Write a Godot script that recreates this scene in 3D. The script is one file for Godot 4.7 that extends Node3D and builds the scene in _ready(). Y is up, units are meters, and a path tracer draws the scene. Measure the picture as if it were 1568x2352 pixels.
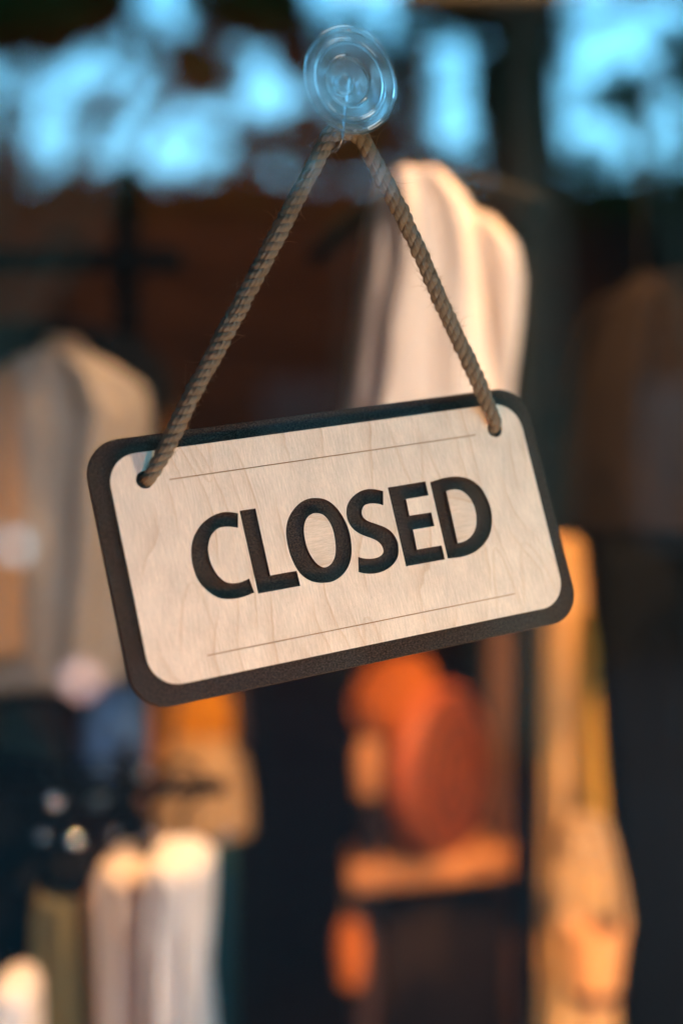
extends Node3D
# A wooden CLOSED sign on a jute rope, hung from a suction cup inside a shop window at dusk.
# The window glass is the plane z = 0 (street on +z, shop on -z), y is up, the pavement is y = 0.

const CAM := Vector3(-0.29135, 1.5, 0.4733)
const YAW := deg_to_rad(-30.0)      # the lens looks 30 degrees to the right of the window's normal
const FOCAL := 3266.7               # focal length in units of the 1568 x 2352 layout sketch

const OUTLINES := {
	"C": [-44.52, 15.73, 1, -47.25, 16.65, 0, -50.4, 17.13, 0, -53.72, 16.76, 0, -57.21, 15.58, 0, -60.54, 13.6, 0, -63.4, 10.78, 0, -65.45, 7.7, 0, -66.63, 4.5, 0, -67.3, 0.6, 0, -67.35, -2.78, 0, -66.85, -6.24, 0, -65.68, -9.51, 0, -63.76, -12.3, 0, -61.43, -14.7, 0, -58.9, -16.22, 0, -55.89, -17.06, 0, -52.41, -17.37, 0, -48.79, -17.09, 0, -45.02, -16.29, 1, -45.81, -10.53, 1, -48.39, -11.11, 0, -50.73, -11.42, 0, -53.27, -11.2, 0, -55.61, -10.17, 0, -57.44, -8.31, 0, -58.79, -5.77, 0, -59.73, -2.83, 0, -60.05, 0.32, 0, -59.84, 3.38, 0, -59.02, 6.05, 0, -57.71, 8.32, 0, -55.87, 10.06, 0, -53.7, 11.12, 0, -51.08, 11.27, 0, -48.57, 10.85, 0, -45.82, 10.04, 1],
	"L": [-43.72, 16.65, 1, -36.9, 16.62, 1, -36.92, -10.83, 1, -25.53, -10.88, 1, -25.43, -17.05, 1, -43.57, -17.07, 1],
	"O": [-10.77, 17.04, 0, -14.03, 17.09, 0, -17.53, 16.07, 0, -20.93, 13.86, 0, -23.79, 10.9, 0, -25.53, 7.79, 0, -26.51, 4.57, 0, -26.87, 1.26, 0, -26.87, -2.78, 0, -26.34, -6.55, 0, -25.27, -10.25, 0, -23.53, -13.39, 0, -20.87, -15.69, 0, -17.96, -17.03, 0, -15.21, -17.58, 0, -11.99, -17.73, 0, -8.49, -16.81, 0, -5.04, -14.69, 0, -2.25, -11.59, 0, -0.46, -7.79, 0, 0.42, -3.83, 0, 0.7, 0.24, 0, 0.36, 4.07, 0, -0.6, 7.66, 0, -2.26, 11.36, 0, -4.49, 14.28, 0, -7.32, 16.19, 0],
	"Oi": [-12.07, 10.9, 0, -14.14, 10.61, 0, -16.24, 9.4, 0, -17.77, 7.25, 0, -18.64, 4.67, 0, -19.01, 1.68, 0, -19.02, -1.36, 0, -18.52, -4.48, 0, -17.45, -7.53, 0, -15.89, -9.98, 0, -13.89, -11.43, 0, -11.87, -11.33, 0, -9.98, -10.3, 0, -8.2, -8.22, 0, -7.02, -5.35, 0, -6.38, -2.05, 0, -6.13, 1.67, 0, -6.55, 5.16, 0, -7.66, 8.07, 0, -9.39, 9.98, 0],
	"S": [19.91, 15.42, 1, 16.97, 16.55, 0, 13.74, 17.2, 0, 10.69, 17.06, 0, 7.64, 16.11, 0, 4.8, 14.45, 0, 2.67, 12.17, 0, 1.51, 9.75, 0, 1.1, 7.06, 0, 1.41, 4.6, 0, 2.48, 2.19, 0, 4.52, -0.02, 0, 7.07, -1.74, 0, 9.72, -3.09, 0, 11.95, -4.66, 0, 13.33, -6.61, 0, 13.77, -8.58, 0, 13.21, -10.04, 0, 11.43, -11.13, 0, 8.72, -11.47, 0, 6.18, -11.18, 0, 3.92, -10.57, 0, 1.98, -9.73, 1, 0.67, -15.83, 1, 3.61, -16.94, 0, 6.8, -17.56, 0, 10.55, -17.51, 0, 14.16, -16.58, 0, 17.25, -14.85, 0, 19.61, -12.31, 0, 20.63, -9.53, 0, 20.94, -6.46, 0, 20.17, -3.55, 0, 18.54, -1.03, 0, 16.01, 0.93, 0, 13.03, 2.54, 0, 10.37, 3.89, 0, 8.54, 5.56, 0, 8.06, 7.37, 0, 8.48, 9.04, 0, 9.8, 10.57, 0, 11.82, 11.14, 0, 14.41, 10.92, 0, 16.53, 10.36, 0, 18.41, 9.55, 1],
	"E": [22.27, 16.57, 1, 40.1, 16.69, 1, 40.05, 10.61, 1, 29.33, 10.54, 1, 29.12, 3.46, 1, 39.41, 3.34, 1, 39.3, -2.65, 1, 29.18, -2.55, 1, 28.84, -11.04, 1, 40.46, -11.12, 1, 40.48, -17.13, 1, 22.13, -17.08, 1],
	"D": [42.11, 16.03, 1, 46.29, 16.64, 0, 50.1, 16.94, 0, 53.82, 16.81, 0, 57.41, 16.13, 0, 60.84, 14.79, 0, 63.64, 12.51, 0, 65.72, 9.64, 0, 66.97, 5.87, 0, 67.63, 2.02, 0, 67.46, -2.04, 0, 66.37, -5.95, 0, 64.85, -9.1, 0, 62.38, -12.08, 0, 59.04, -14.57, 0, 55.35, -16.32, 0, 51.36, -17.17, 0, 46.81, -17.41, 0, 41.8, -17.01, 1],
	"Di": [48.73, 11.12, 1, 50.86, 11.38, 0, 53.44, 11.2, 0, 55.81, 10.24, 0, 57.77, 8.43, 0, 59.2, 6.01, 0, 59.99, 2.67, 0, 59.96, -0.89, 0, 59.18, -4.15, 0, 58, -6.66, 0, 55.84, -9.01, 0, 53.15, -10.6, 0, 50.73, -11.21, 0, 48.21, -11.31, 1],
}

var view := Basis(Vector3.UP, YAW)
var names := {}
var mats := {}
var rng := RandomNumberGenerator.new()


# ---------------------------------------------------------------- small helpers
func spot(px: float, py: float, depth: float) -> Vector3:
	return CAM + view * (Vector3((px - 784.0) / FOCAL, (1176.0 - py) / FOCAL, -1.0) * depth)

func street_spot(px: float, py: float, depth: float) -> Vector3:
	var p := spot(px, py, depth)
	return Vector3(p.x, p.y, 0.024 - p.z)

func numbered(called: String) -> String:
	names[called] = names.get(called, -1) + 1
	return called if names[called] == 0 else "%s_%03d" % [called, names[called]]

func thing(called: String, label: String, category: String, at: Vector3, turn := 0.0, group := "") -> Node3D:
	var o := Node3D.new()
	o.name = numbered(called)
	add_child(o)
	o.position = at
	o.rotation.y = turn
	o.set_meta("label", label)
	o.set_meta("category", category)
	if group != "":
		o.set_meta("group", group)
	return o

func structure(called: String, label := "") -> Node3D:
	var o := Node3D.new()
	o.name = numbered(called)
	add_child(o)
	o.set_meta("kind", "structure")
	if label != "":
		o.set_meta("label", label)
	return o

func part(called: String, mesh: Mesh, m: Material, parent: Node, at := Vector3.ZERO, label := "") -> MeshInstance3D:
	var o := MeshInstance3D.new()
	o.name = called
	o.mesh = mesh
	o.material_override = m
	o.position = at
	parent.add_child(o, true)
	if label != "":
		o.set_meta("label", label)
	return o

func mat(called: String, c: Color, rough := 0.8, metal := 0.0) -> StandardMaterial3D:
	var m := StandardMaterial3D.new()
	m.resource_name = called
	m.albedo_color = c
	m.roughness = rough
	m.metallic = metal
	mats[called] = m
	return m

func noise_tex(freq: float, a: Color, b: Color, size := 512, kind := FastNoiseLite.TYPE_SIMPLEX, sd := 1, oct := 4) -> NoiseTexture2D:
	var n := FastNoiseLite.new()
	n.noise_type = kind
	n.frequency = freq
	n.seed = sd
	n.fractal_octaves = oct
	var t := NoiseTexture2D.new()
	t.width = size
	t.height = size
	t.seamless = true
	t.noise = n
	var g := Gradient.new()
	g.set_color(0, a)
	g.set_color(1, b)
	t.color_ramp = g
	return t

func cloth(called: String, c: Color, scale := 6.0) -> StandardMaterial3D:
	var m := mat(called, c, 0.95)
	m.albedo_texture = weave
	m.uv1_triplanar = true
	m.uv1_scale = Vector3.ONE * scale
	m.metallic_specular = 0.2
	m.backlight_enabled = true
	m.backlight = c * 0.25
	return m

var weave: Texture2D

func grid_mesh(rings: Array, closed_around := true, cap := true) -> ArrayMesh:
	# rings: Array of PackedVector3Array of equal length; skinned in order, smooth
	var v := PackedVector3Array()
	var idx := PackedInt32Array()
	var n: int = rings[0].size()
	for r in rings:
		v.append_array(r)
	for i in rings.size() - 1:
		for j in (n if closed_around else n - 1):
			var a := i * n + j
			var b := i * n + (j + 1) % n
			idx.append_array([a, b, a + n, b, b + n, a + n])
	if cap:
		for e in [0, rings.size() - 1]:
			var mid := Vector3.ZERO
			for p in rings[e]:
				mid += p
			v.append(mid / n)
			var m := v.size() - 1
			for j in n:
				var a: int = e * n + j
				var b: int = e * n + (j + 1) % n
				if e == 0:
					idx.append_array([b, a, m])
				else:
					idx.append_array([a, b, m])
	return finish(v, idx, closed_around and cap)

func finish(v: PackedVector3Array, idx: PackedInt32Array, solid := true, colors := PackedColorArray()) -> ArrayMesh:
	if solid:
		var vol := 0.0
		for i in range(0, idx.size(), 3):
			vol += v[idx[i]].dot(v[idx[i + 1]].cross(v[idx[i + 2]]))
		if vol > 0.0:
			for i in range(0, idx.size(), 3):
				var k := idx[i]
				idx[i] = idx[i + 1]
				idx[i + 1] = k
	var nrm := PackedVector3Array()
	nrm.resize(v.size())
	for i in range(0, idx.size(), 3):
		var a := v[idx[i]]
		var f := (v[idx[i + 2]] - a).cross(v[idx[i + 1]] - a)
		nrm[idx[i]] += f
		nrm[idx[i + 1]] += f
		nrm[idx[i + 2]] += f
	for i in nrm.size():
		nrm[i] = nrm[i].normalized() if nrm[i].length_squared() > 0.0 else Vector3.UP
	var arr := []
	arr.resize(Mesh.ARRAY_MAX)
	arr[Mesh.ARRAY_VERTEX] = v
	arr[Mesh.ARRAY_NORMAL] = nrm
	arr[Mesh.ARRAY_INDEX] = idx
	if colors.size():
		arr[Mesh.ARRAY_COLOR] = colors
	var m := ArrayMesh.new()
	m.add_surface_from_arrays(Mesh.PRIMITIVE_TRIANGLES, arr)
	return m

func lathe(profile: Array, segs := 64) -> ArrayMesh:
	# profile: closed loop of Vector2(radius, height); turned about the y axis
	var v := PackedVector3Array()
	var idx := PackedInt32Array()
	var n := profile.size()
	for s in segs:
		var a := TAU * s / segs
		for p in profile:
			v.append(Vector3(p.x * cos(a), p.y, p.x * sin(a)))
	for s in segs:
		for j in n:
			var a := s * n + j
			var b := s * n + (j + 1) % n
			var c := ((s + 1) % segs) * n + j
			var d := ((s + 1) % segs) * n + (j + 1) % n
			idx.append_array([a, b, c, b, d, c])
	return finish(v, idx)

func rounded_profile(pts: Array, r: float, steps := 4) -> Array:
	# rounds the corners of a closed 2D loop
	var out := []
	for i in pts.size():
		var p: Vector2 = pts[i]
		var a: Vector2 = pts[(i - 1 + pts.size()) % pts.size()]
		var b: Vector2 = pts[(i + 1) % pts.size()]
		var k: float = min(r, min(p.distance_to(a), p.distance_to(b)) * 0.45)
		if p.x < 1e-6:
			out.append(p)
			continue
		var s := p + (a - p).normalized() * k
		var e := p + (b - p).normalized() * k
		for q in steps + 1:
			var t := float(q) / steps
			out.append(s.lerp(p, t).lerp(p.lerp(e, t), t))
	return out

func sweep(path: PackedVector3Array, radius, sides := 10, cap := true) -> ArrayMesh:
	# round tube along a path; radius is a number or an array
	var rings := []
	var side := Vector3.ZERO
	for i in path.size():
		var d := (path[min(i + 1, path.size() - 1)] - path[max(i - 1, 0)]).normalized()
		if side == Vector3.ZERO:
			side = d.cross(Vector3.UP if abs(d.y) < 0.9 else Vector3.RIGHT).normalized()
		side = (side - d * side.dot(d)).normalized()
		var up := d.cross(side)
		var r: float = radius[i] if radius is Array else radius
		var ring := PackedVector3Array()
		for j in sides:
			var a := TAU * j / sides
			ring.append(path[i] + (side * cos(a) + up * sin(a)) * r)
		rings.append(ring)
	return grid_mesh(rings, true, cap)

func smooth_path(keys: Array, step: float) -> PackedVector3Array:
	var c := Curve3D.new()
	c.bake_interval = step
	for i in keys.size():
		var tan := Vector3.ZERO
		if i > 0 and i < keys.size() - 1:
			tan = (keys[i + 1] - keys[i - 1]).normalized() * min(keys[i].distance_to(keys[i - 1]), keys[i].distance_to(keys[i + 1])) * 0.33
		c.add_point(keys[i], -tan, tan)
	var n := int(c.get_baked_length() / step)
	var out := PackedVector3Array()
	for i in n + 1:
		out.append(c.sample_baked(c.get_baked_length() * i / n, true))
	return out

func slab(size: Vector3, bevel := 0.004) -> ArrayMesh:
	# box with chamfered edges, flat faces
	var st := SurfaceTool.new()
	st.begin(Mesh.PRIMITIVE_TRIANGLES)
	st.set_smooth_group(-1)
	var h := size / 2.0
	var b: float = min(bevel, min(h.x, min(h.y, h.z)) * 0.4)
	var pts := []
	for sx in [-1, 1]:
		for sy in [-1, 1]:
			for sz in [-1, 1]:
				pts.append([Vector3(sx * h.x, sy * (h.y - b), sz * (h.z - b)), Vector3(sx * (h.x - b), sy * h.y, sz * (h.z - b)), Vector3(sx * (h.x - b), sy * (h.y - b), sz * h.z)])
	var quads := []
	for ax in 3:
		for s in 2:
			var c := []
			for i in 8:
				var bit: int = [i >> 2, (i >> 1) & 1, i & 1][ax]
				if bit == s:
					c.append(i)
			quads.append([pts[c[0]][ax], pts[c[1]][ax], pts[c[3]][ax], pts[c[2]][ax]])
	var steps := [4, 2, 1]
	for ax in 3:
		var o1: int = (ax + 1) % 3
		var o2: int = (ax + 2) % 3
		for i in 8:
			if i & steps[ax]:
				continue
			var j: int = i | steps[ax]
			quads.append([pts[i][o1], pts[i][o2], pts[j][o2], pts[j][o1]])
	for q in quads:
		tri(st, q[0], q[1], q[2])
		tri(st, q[0], q[2], q[3])
	for i in 8:
		tri(st, pts[i][0], pts[i][1], pts[i][2])
	st.generate_normals()
	return st.commit()

func tri(st: SurfaceTool, a: Vector3, b: Vector3, c: Vector3, from := Vector3.ZERO) -> void:
	# front faces run clockwise seen from outside (away from `from`)
	if (b - a).cross(c - a).dot((a + b + c) / 3.0 - from) > 0.0:
		st.add_vertex(a); st.add_vertex(c); st.add_vertex(b)
	else:
		st.add_vertex(a); st.add_vertex(b); st.add_vertex(c)

func outline(key: String) -> PackedVector2Array:
	# straight where two corners meet, a Catmull-Rom curve elsewhere
	var o: Array = OUTLINES[key]
	var n: int = o.size() / 3
	var out := PackedVector2Array()
	var at := func(i): return Vector2(o[posmod(i, n) * 3], o[posmod(i, n) * 3 + 1])
	var corner := func(i): return o[posmod(i, n) * 3 + 2] == 1
	for i in n:
		var p1: Vector2 = at.call(i)
		var p2: Vector2 = at.call(i + 1)
		out.append(p1)
		if corner.call(i) and corner.call(i + 1):
			continue
		var p0: Vector2 = at.call(i - 1) if not corner.call(i) else p1 * 2.0 - p2
		var p3: Vector2 = at.call(i + 2) if not corner.call(i + 1) else p2 * 2.0 - p1
		for k in [0.25, 0.5, 0.75]:
			out.append(0.5 * (2.0 * p1 + (p2 - p0) * k + (2.0 * p0 - 5.0 * p1 + 4.0 * p2 - p3) * k * k + (3.0 * p1 - p0 - 3.0 * p2 + p3) * k * k * k))
	return out

func rounded_rect(w: float, h: float, r: float, segs := 14) -> PackedVector2Array:
	var out := PackedVector2Array()
	var c := [Vector2(w - r, h - r), Vector2(r - w, h - r), Vector2(r - w, r - h), Vector2(w - r, r - h)]
	for k in 4:
		for i in segs + 1:
			var a := PI / 2 * (k + float(i) / segs)
			out.append(c[k] + Vector2(cos(a), sin(a)) * r)
	return out

func plate(loops: Array, bevel_pair := true) -> ArrayMesh:
	# loops: [[PackedVector2Array, z], ...] from back to front, ends filled
	var st := SurfaceTool.new()
	st.begin(Mesh.PRIMITIVE_TRIANGLES)
	st.set_smooth_group(-1)
	var n: int = loops[0][0].size()
	for i in loops.size() - 1:
		var za: float = loops[i][1]
		var zb: float = loops[i + 1][1]
		for j in n:
			var k := (j + 1) % n
			var a: Vector2 = loops[i][0][j]
			var b: Vector2 = loops[i][0][k]
			var c: Vector2 = loops[i + 1][0][j]
			var d: Vector2 = loops[i + 1][0][k]
			st.add_vertex(Vector3(a.x, a.y, za)); st.add_vertex(Vector3(d.x, d.y, zb)); st.add_vertex(Vector3(b.x, b.y, za))
			st.add_vertex(Vector3(a.x, a.y, za)); st.add_vertex(Vector3(c.x, c.y, zb)); st.add_vertex(Vector3(d.x, d.y, zb))
	for e in [0, loops.size() - 1]:
		var poly: PackedVector2Array = loops[e][0]
		var t := Geometry2D.triangulate_polygon(poly)
		for i in range(0, t.size(), 3):
			var q := [poly[t[i]], poly[t[i + 1]], poly[t[i + 2]]]
			var turn: float = (q[1] - q[0]).cross(q[2] - q[0])
			var flip: bool = (turn > 0.0) == (e != 0)
			for k in ([0, 2, 1] if flip else [0, 1, 2]):
				st.add_vertex(Vector3(q[k].x, q[k].y, loops[e][1]))
	st.generate_normals()
	return st.commit()

func ccw(p: PackedVector2Array) -> PackedVector2Array:
	if Geometry2D.is_polygon_clockwise(p):
		var q := p.duplicate()
		q.reverse()
		return q
	return p

func csg_poly(poly: PackedVector2Array, depth: float, z: float, op: int, m: Material, parent: Node, called: String) -> CSGPolygon3D:
	var c := CSGPolygon3D.new()
	c.name = called
	c.polygon = poly
	c.mode = CSGPolygon3D.MODE_DEPTH
	c.depth = depth
	c.position.z = z
	c.operation = op
	c.material = m
	parent.add_child(c, true)
	return c


# ---------------------------------------------------------------- the scene
func _ready() -> void:
	rng.seed = 7
	# camera: a 50 mm lens on a portrait frame, wide open, focused on the lettering
	var cam := Camera3D.new()
	cam.name = "camera"
	add_child(cam)
	var lens := CameraAttributesPhysical.new()
	lens.frustum_focal_length = 33.333
	lens.frustum_near = 0.02
	lens.frustum_far = 200.0
	lens.frustum_focus_distance = 0.574
	lens.exposure_aperture = 33.333 / 20.0
	cam.attributes = lens
	cam.transform = Transform3D(view, CAM)
	cam.current = true
	# dusk sky over the street; exposed for the dim shop
	var env := Environment.new()
	env.background_mode = Environment.BG_SKY
	var sky := Sky.new()
	var sm := ProceduralSkyMaterial.new()
	sm.sky_top_color = Color(0.30, 0.70, 0.93)
	sm.sky_horizon_color = Color(0.60, 0.90, 1.0)
	sm.sky_curve = 0.25
	sm.ground_bottom_color = Color(0.10, 0.10, 0.11)
	sm.ground_horizon_color = Color(0.16, 0.17, 0.19)
	sky.sky_material = sm
	env.sky = sky
	env.background_energy_multiplier = 2.3
	env.tonemap_mode = Environment.TONE_MAPPER_LINEAR
	env.tonemap_exposure = 6.0
	env.sdfgi_enabled = true
	env.ssao_enabled = true
	env.ssil_enabled = true
	var we := WorldEnvironment.new()
	we.name = "world_environment"
	we.environment = env
	add_child(we)

	make_materials()
	build_shell()
	build_street()
	build_lamps()
	build_sign()
	build_rope()
	build_cup()
	build_racks()
	build_clothes()
	build_shelf()


func make_materials() -> void:
	weave = noise_tex(0.11, Color(0.80, 0.80, 0.80), Color(1, 1, 1), 256, FastNoiseLite.TYPE_SIMPLEX, 3)
	# --- black stained plywood of the sign's base
	var b := mat("black_stained_wood", Color(0.35, 0.28, 0.22), 0.6)
	b.albedo_texture = noise_tex(0.22, Color(0.22, 0.21, 0.20), Color(1.0, 1.0, 1.0), 1024, FastNoiseLite.TYPE_SIMPLEX_SMOOTH, 11, 3)
	b.uv1_triplanar = true
	b.uv1_scale = Vector3(4, 5, 4)
	b.heightmap_enabled = true
	b.heightmap_texture = noise_tex(0.30, Color.BLACK, Color.WHITE, 512, FastNoiseLite.TYPE_SIMPLEX, 12, 3)
	b.heightmap_scale = 0.012
	var b2 := b.duplicate()
	b2.uv1_scale = Vector3(0.004, 0.005, 0.004)
	mats.black_stained_wood_mm = b2
	var burnt := mat("burnt_wood_edge", Color(0.17, 0.11, 0.075), 0.8)
	burnt.uv1_triplanar = true
	# --- pale birch face: grain runs up the sign
	var birch := mat("birch_veneer", Color(1, 1, 1), 0.5)
	birch.albedo_texture = wood_image(1024, 512, 200.0, 100.0, 5)
	birch.uv1_triplanar = true
	birch.uv1_triplanar_sharpness = 8.0
	birch.uv1_scale = Vector3(1.0 / 200.0, 1.0 / 100.0, 1.0)
	birch.uv1_offset = Vector3(0.5, 0.5, 0.0)
	var island := mat("birch_veneer_turned", Color(0.97, 0.96, 0.95), 0.5)
	island.albedo_texture = wood_image(256, 256, 60.0, 60.0, 23, true)
	island.uv1_triplanar = true
	island.uv1_scale = Vector3(1.0 / 0.06, 1.0 / 0.06, 1.0)
	mat("engraved_line", Color(0.64, 0.48, 0.32), 0.9)
	var j := mat("jute", Color(1, 1, 1), 0.9)
	j.vertex_color_use_as_albedo = true
	mat("jute_fibre", Color(0.42, 0.36, 0.28), 0.9)
	# --- glass
	var g := mat("window_glass", Color(1, 1, 1, 0.0), 0.0)
	g.transparency = BaseMaterial3D.TRANSPARENCY_ALPHA
	var v := mat("clear_vinyl", Color(0.88, 0.96, 1.0, 0.03), 0.02)
	v.transparency = BaseMaterial3D.TRANSPARENCY_ALPHA
	v.refraction_enabled = true
	v.refraction_scale = 0.05
	mat("steel_wire", Color(0.75, 0.75, 0.76), 0.22, 1.0)
	# --- shop
	var w := mat("dark_wall_wood", Color(0.20, 0.14, 0.105), 0.75)
	w.albedo_texture = noise_tex(0.03, Color(0.6, 0.6, 0.6), Color(1, 1, 1), 256, FastNoiseLite.TYPE_SIMPLEX, 21)
	w.uv1_triplanar = true
	w.uv1_scale = Vector3(0.6, 4.0, 0.6)
	mat("dark_plaster", Color(0.13, 0.115, 0.11), 0.95)
	mat("floor_boards", Color(0.22, 0.17, 0.13), 0.7)
	mat("black_metal", Color(0.04, 0.04, 0.045), 0.8)
	mat("chrome", Color(0.92, 0.90, 0.88), 0.14, 1.0)
	mat("shelf_wood", Color(0.72, 0.47, 0.26), 0.7).albedo_texture = noise_tex(0.05, Color(0.75, 0.75, 0.75), Color(1, 1, 1), 256, FastNoiseLite.TYPE_SIMPLEX, 31)
	mat("brown_wood", Color(0.33, 0.21, 0.13), 0.7)
	mats.shelf_wood.uv1_triplanar = true
	mats.shelf_wood.uv1_scale = Vector3(8, 1.5, 8)
	cloth("cream_linen", Color(0.85, 0.79, 0.735))
	cloth("oatmeal_linen", Color(0.48, 0.47, 0.46))
	cloth("white_cotton", Color(0.90, 0.88, 0.86))
	cloth("mustard_wool", Color(0.78, 0.50, 0.06))
	cloth("black_wool", Color(0.085, 0.085, 0.09))
	cloth("navy_wool", Color(0.045, 0.048, 0.058))
	cloth("brown_wool", Color(0.105, 0.082, 0.074))
	cloth("olive_cotton", Color(0.44, 0.41, 0.29))
	cloth("blue_denim", Color(0.30, 0.42, 0.58))
	cloth("camel_wool", Color(0.84, 0.66, 0.44))
	cloth("ochre_wool", Color(0.80, 0.60, 0.25))
	cloth("teal_wool", Color(0.10, 0.22, 0.24))
	cloth("beige_canvas", Color(0.70, 0.56, 0.40))
	cloth("taupe_linen", Color(0.52, 0.44, 0.37))
	cloth("orange_felt", Color(0.68, 0.37, 0.16))
	var l := mat("terracotta_leather", Color(0.64, 0.31, 0.15), 0.55)
	l.albedo_texture = weave
	l.uv1_triplanar = true
	l.uv1_scale = Vector3.ONE * 5.0
	mat("straw", Color(0.80, 0.56, 0.34), 0.85)
	mat("dark_leather", Color(0.16, 0.09, 0.07), 0.5)
	# --- street
	mat("asphalt", Color(0.11, 0.10, 0.095), 0.9)
	mat("dark_box", Color(0.105, 0.075, 0.065), 0.8)
	mats.dark_box.metallic_specular = 0.2
	mat("dark_render", Color(0.125, 0.10, 0.085), 0.95)
	mat("dark_pane", Color(0.04, 0.045, 0.05), 0.2)
	var leaf := mat("leaf", Color(0.16, 0.22, 0.11), 0.7)
	leaf.vertex_color_use_as_albedo = true
	leaf.cull_mode = BaseMaterial3D.CULL_DISABLED
	mat("bark", Color(0.30, 0.24, 0.19), 0.95)
	mat("awning_canvas", Color(0.12, 0.11, 0.11), 0.95)
	mat("frame_paint", Color(0.10, 0.10, 0.105), 0.4)
	var e := mat("lamp_globe", Color(1.0, 0.85, 0.65), 0.4)
	e.emission_enabled = true
	e.emission = Color(1.0, 0.72, 0.45)
	e.emission_energy_multiplier = 1.2
	for k in ["asphalt", "dark_render", "awning_canvas", "dark_plaster", "dark_wall_wood", "floor_boards", "bark", "leaf", "jute", "jute_fibre", "burnt_wood_edge", "engraved_line", "black_metal"]:
		mats[k].metallic_specular = 0.16
	mats.dark_pane.metallic_specular = 0.3
	mats.black_stained_wood.metallic_specular = 0.2
	mats.black_stained_wood_mm.metallic_specular = 0.2


func wood_image(w: int, h: int, mm_w: float, mm_h: float, sd: int, turned := false) -> ImageTexture:
	# birch veneer: fine fibre, soft blotches, thin wandering growth lines with the odd pointed arch
	var n := FastNoiseLite.new()
	n.seed = sd
	n.frequency = 1.0
	n.fractal_octaves = 1
	n.noise_type = FastNoiseLite.TYPE_SIMPLEX_SMOOTH
	var arches := [] if turned else [Vector4(29, 58, 1.5, 1.0), Vector4(102, 84, 1.1, 1.0), Vector4(163, 66, 1.0, 1.0), Vector4(178, 66, 1.6, 1.0), Vector4(134, 36, 1.3, -1.0), Vector4(46, 20, 1.2, -1.0), Vector4(150, 44, 1.6, -1.0)]
	var im := Image.create(w, h, false, Image.FORMAT_RGB8)
	for py in h:
		for px in w:
			var x := px * mm_w / w
			var y := py * mm_h / h
			if turned:
				var k := x
				x = y
				y = k
			var sway := n.get_noise_2d(x * 0.012, y * 0.009) * 15.0 + n.get_noise_2d(x * 0.04 + 40.0, y * 0.018) * 3.0 + n.get_noise_2d(x * 0.15, y * 0.10 + 60.0) * 0.45 - (y - 50.0) * 0.06
			var g := (x + sway) * 0.105
			var t := g - floorf(g)
			var which := n.get_noise_2d(floorf(g) * 3.7, y * 0.02 + 7.0)
			var line := (smoothstep(0.2, 0.95, t) * 0.4 + smoothstep(0.8, 0.96, t) * 0.6) * (1.0 - smoothstep(0.96, 1.0, t)) * clampf(0.35 + which * 1.1, 0.0, 1.0)
			var fibre := n.get_noise_2d(x * 1.3, y * 0.10) * 0.6 + n.get_noise_2d(x * 3.6 + 9.0, y * 0.35) * 0.5
			var blotch := n.get_noise_2d(x * 0.06, y * 0.05 + 90.0)
			var fleck := smoothstep(0.80, 0.9, n.get_noise_2d(x * 1.6 + 200.0, y * 0.55 + 30.0)) * 0.10
			for a in arches:
				# pointed arches where the knife cut across the growth rings
				var dy: float = (y - a.y) * a.w
				if dy > 0.0:
					var off: float = absf(x + sway * 0.25 - a.x) - a.z * sqrt(dy)
					line = maxf(line, (1.0 - smoothstep(0.0, 1.3, absf(off))) * 0.5 * (1.0 - smoothstep(18.0, 34.0, dy)))
			var k := 1.0 + fibre * 0.08 + blotch * 0.035 - fleck
			var c := Color(0.875, 0.79, 0.68) * k
			c = c.lerp(Color(0.71, 0.55, 0.39), line * 0.42)
			im.set_pixel(px, py, c)
	return ImageTexture.create_from_image(im)


# ---------------------------------------------------------------- the setting
func build_shell() -> void:
	var s := structure("wall_back")
	s.position = Vector3(1.3, 0, -2.75)
	part("backing", slab(Vector3(6.4, 3.0, 0.1)), mats.dark_plaster, s, Vector3(0, 1.5, -0.08))
	var pm := slab(Vector3(6.2, 0.165, 0.03), 0.008)
	for k in 17:
		part("plank", pm, mats.dark_wall_wood, s, Vector3(0, 0.10 + k * 0.172, 0.0 + 0.004 * (k % 3)))
	for a in [["wall_left", Vector3(-1.95, 1.5, -1.4), Vector3(0.1, 3.0, 2.7)], ["wall_right", Vector3(4.55, 1.5, -1.4), Vector3(0.1, 3.0, 2.7)], ["ceiling", Vector3(1.3, 3.06, -1.4), Vector3(6.6, 0.1, 2.9)], ["floor", Vector3(1.3, -0.05, -1.4), Vector3(6.4, 0.1, 2.7)]]:
		var st := structure(a[0])
		st.position = a[1]
		part("surface", slab(a[2]), mats.floor_boards if a[0] == "floor" else mats.dark_plaster, st)
	var wf := structure("wall_front")
	for a in [[Vector3(-1.55, 1.5, 0.02), Vector3(0.7, 3.0, 0.14)], [Vector3(3.05, 1.5, 0.02), Vector3(2.9, 3.0, 0.14)], [Vector3(0.2, 0.29, 0.02), Vector3(2.8, 0.58, 0.14)], [Vector3(0.2, 2.81, 0.02), Vector3(2.8, 0.38, 0.14)]]:
		part("panel", slab(a[1]), mats.dark_render, wf, a[0])
	var win := structure("shop_window", "large clear shop window with an added second pane and a dark frame")
	for z in [0.003, 0.021]:  # second pane added to strengthen the sky reflection
		var p := BoxMesh.new()
		p.size = Vector3(2.7, 1.94, 0.006)
		part("pane", p, mats.window_glass, win, Vector3(0.2, 1.6, z))
	for a in [[Vector3(-1.17, 1.6, 0.012), Vector3(0.06, 2.04, 0.07)], [Vector3(1.57, 1.6, 0.012), Vector3(0.06, 2.04, 0.07)], [Vector3(0.2, 0.605, 0.012), Vector3(2.68, 0.05, 0.07)], [Vector3(0.2, 2.595, 0.012), Vector3(2.68, 0.05, 0.07)]]:
		part("window_frame", slab(a[1], 0.006), mats.frame_paint, win, a[0])


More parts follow.
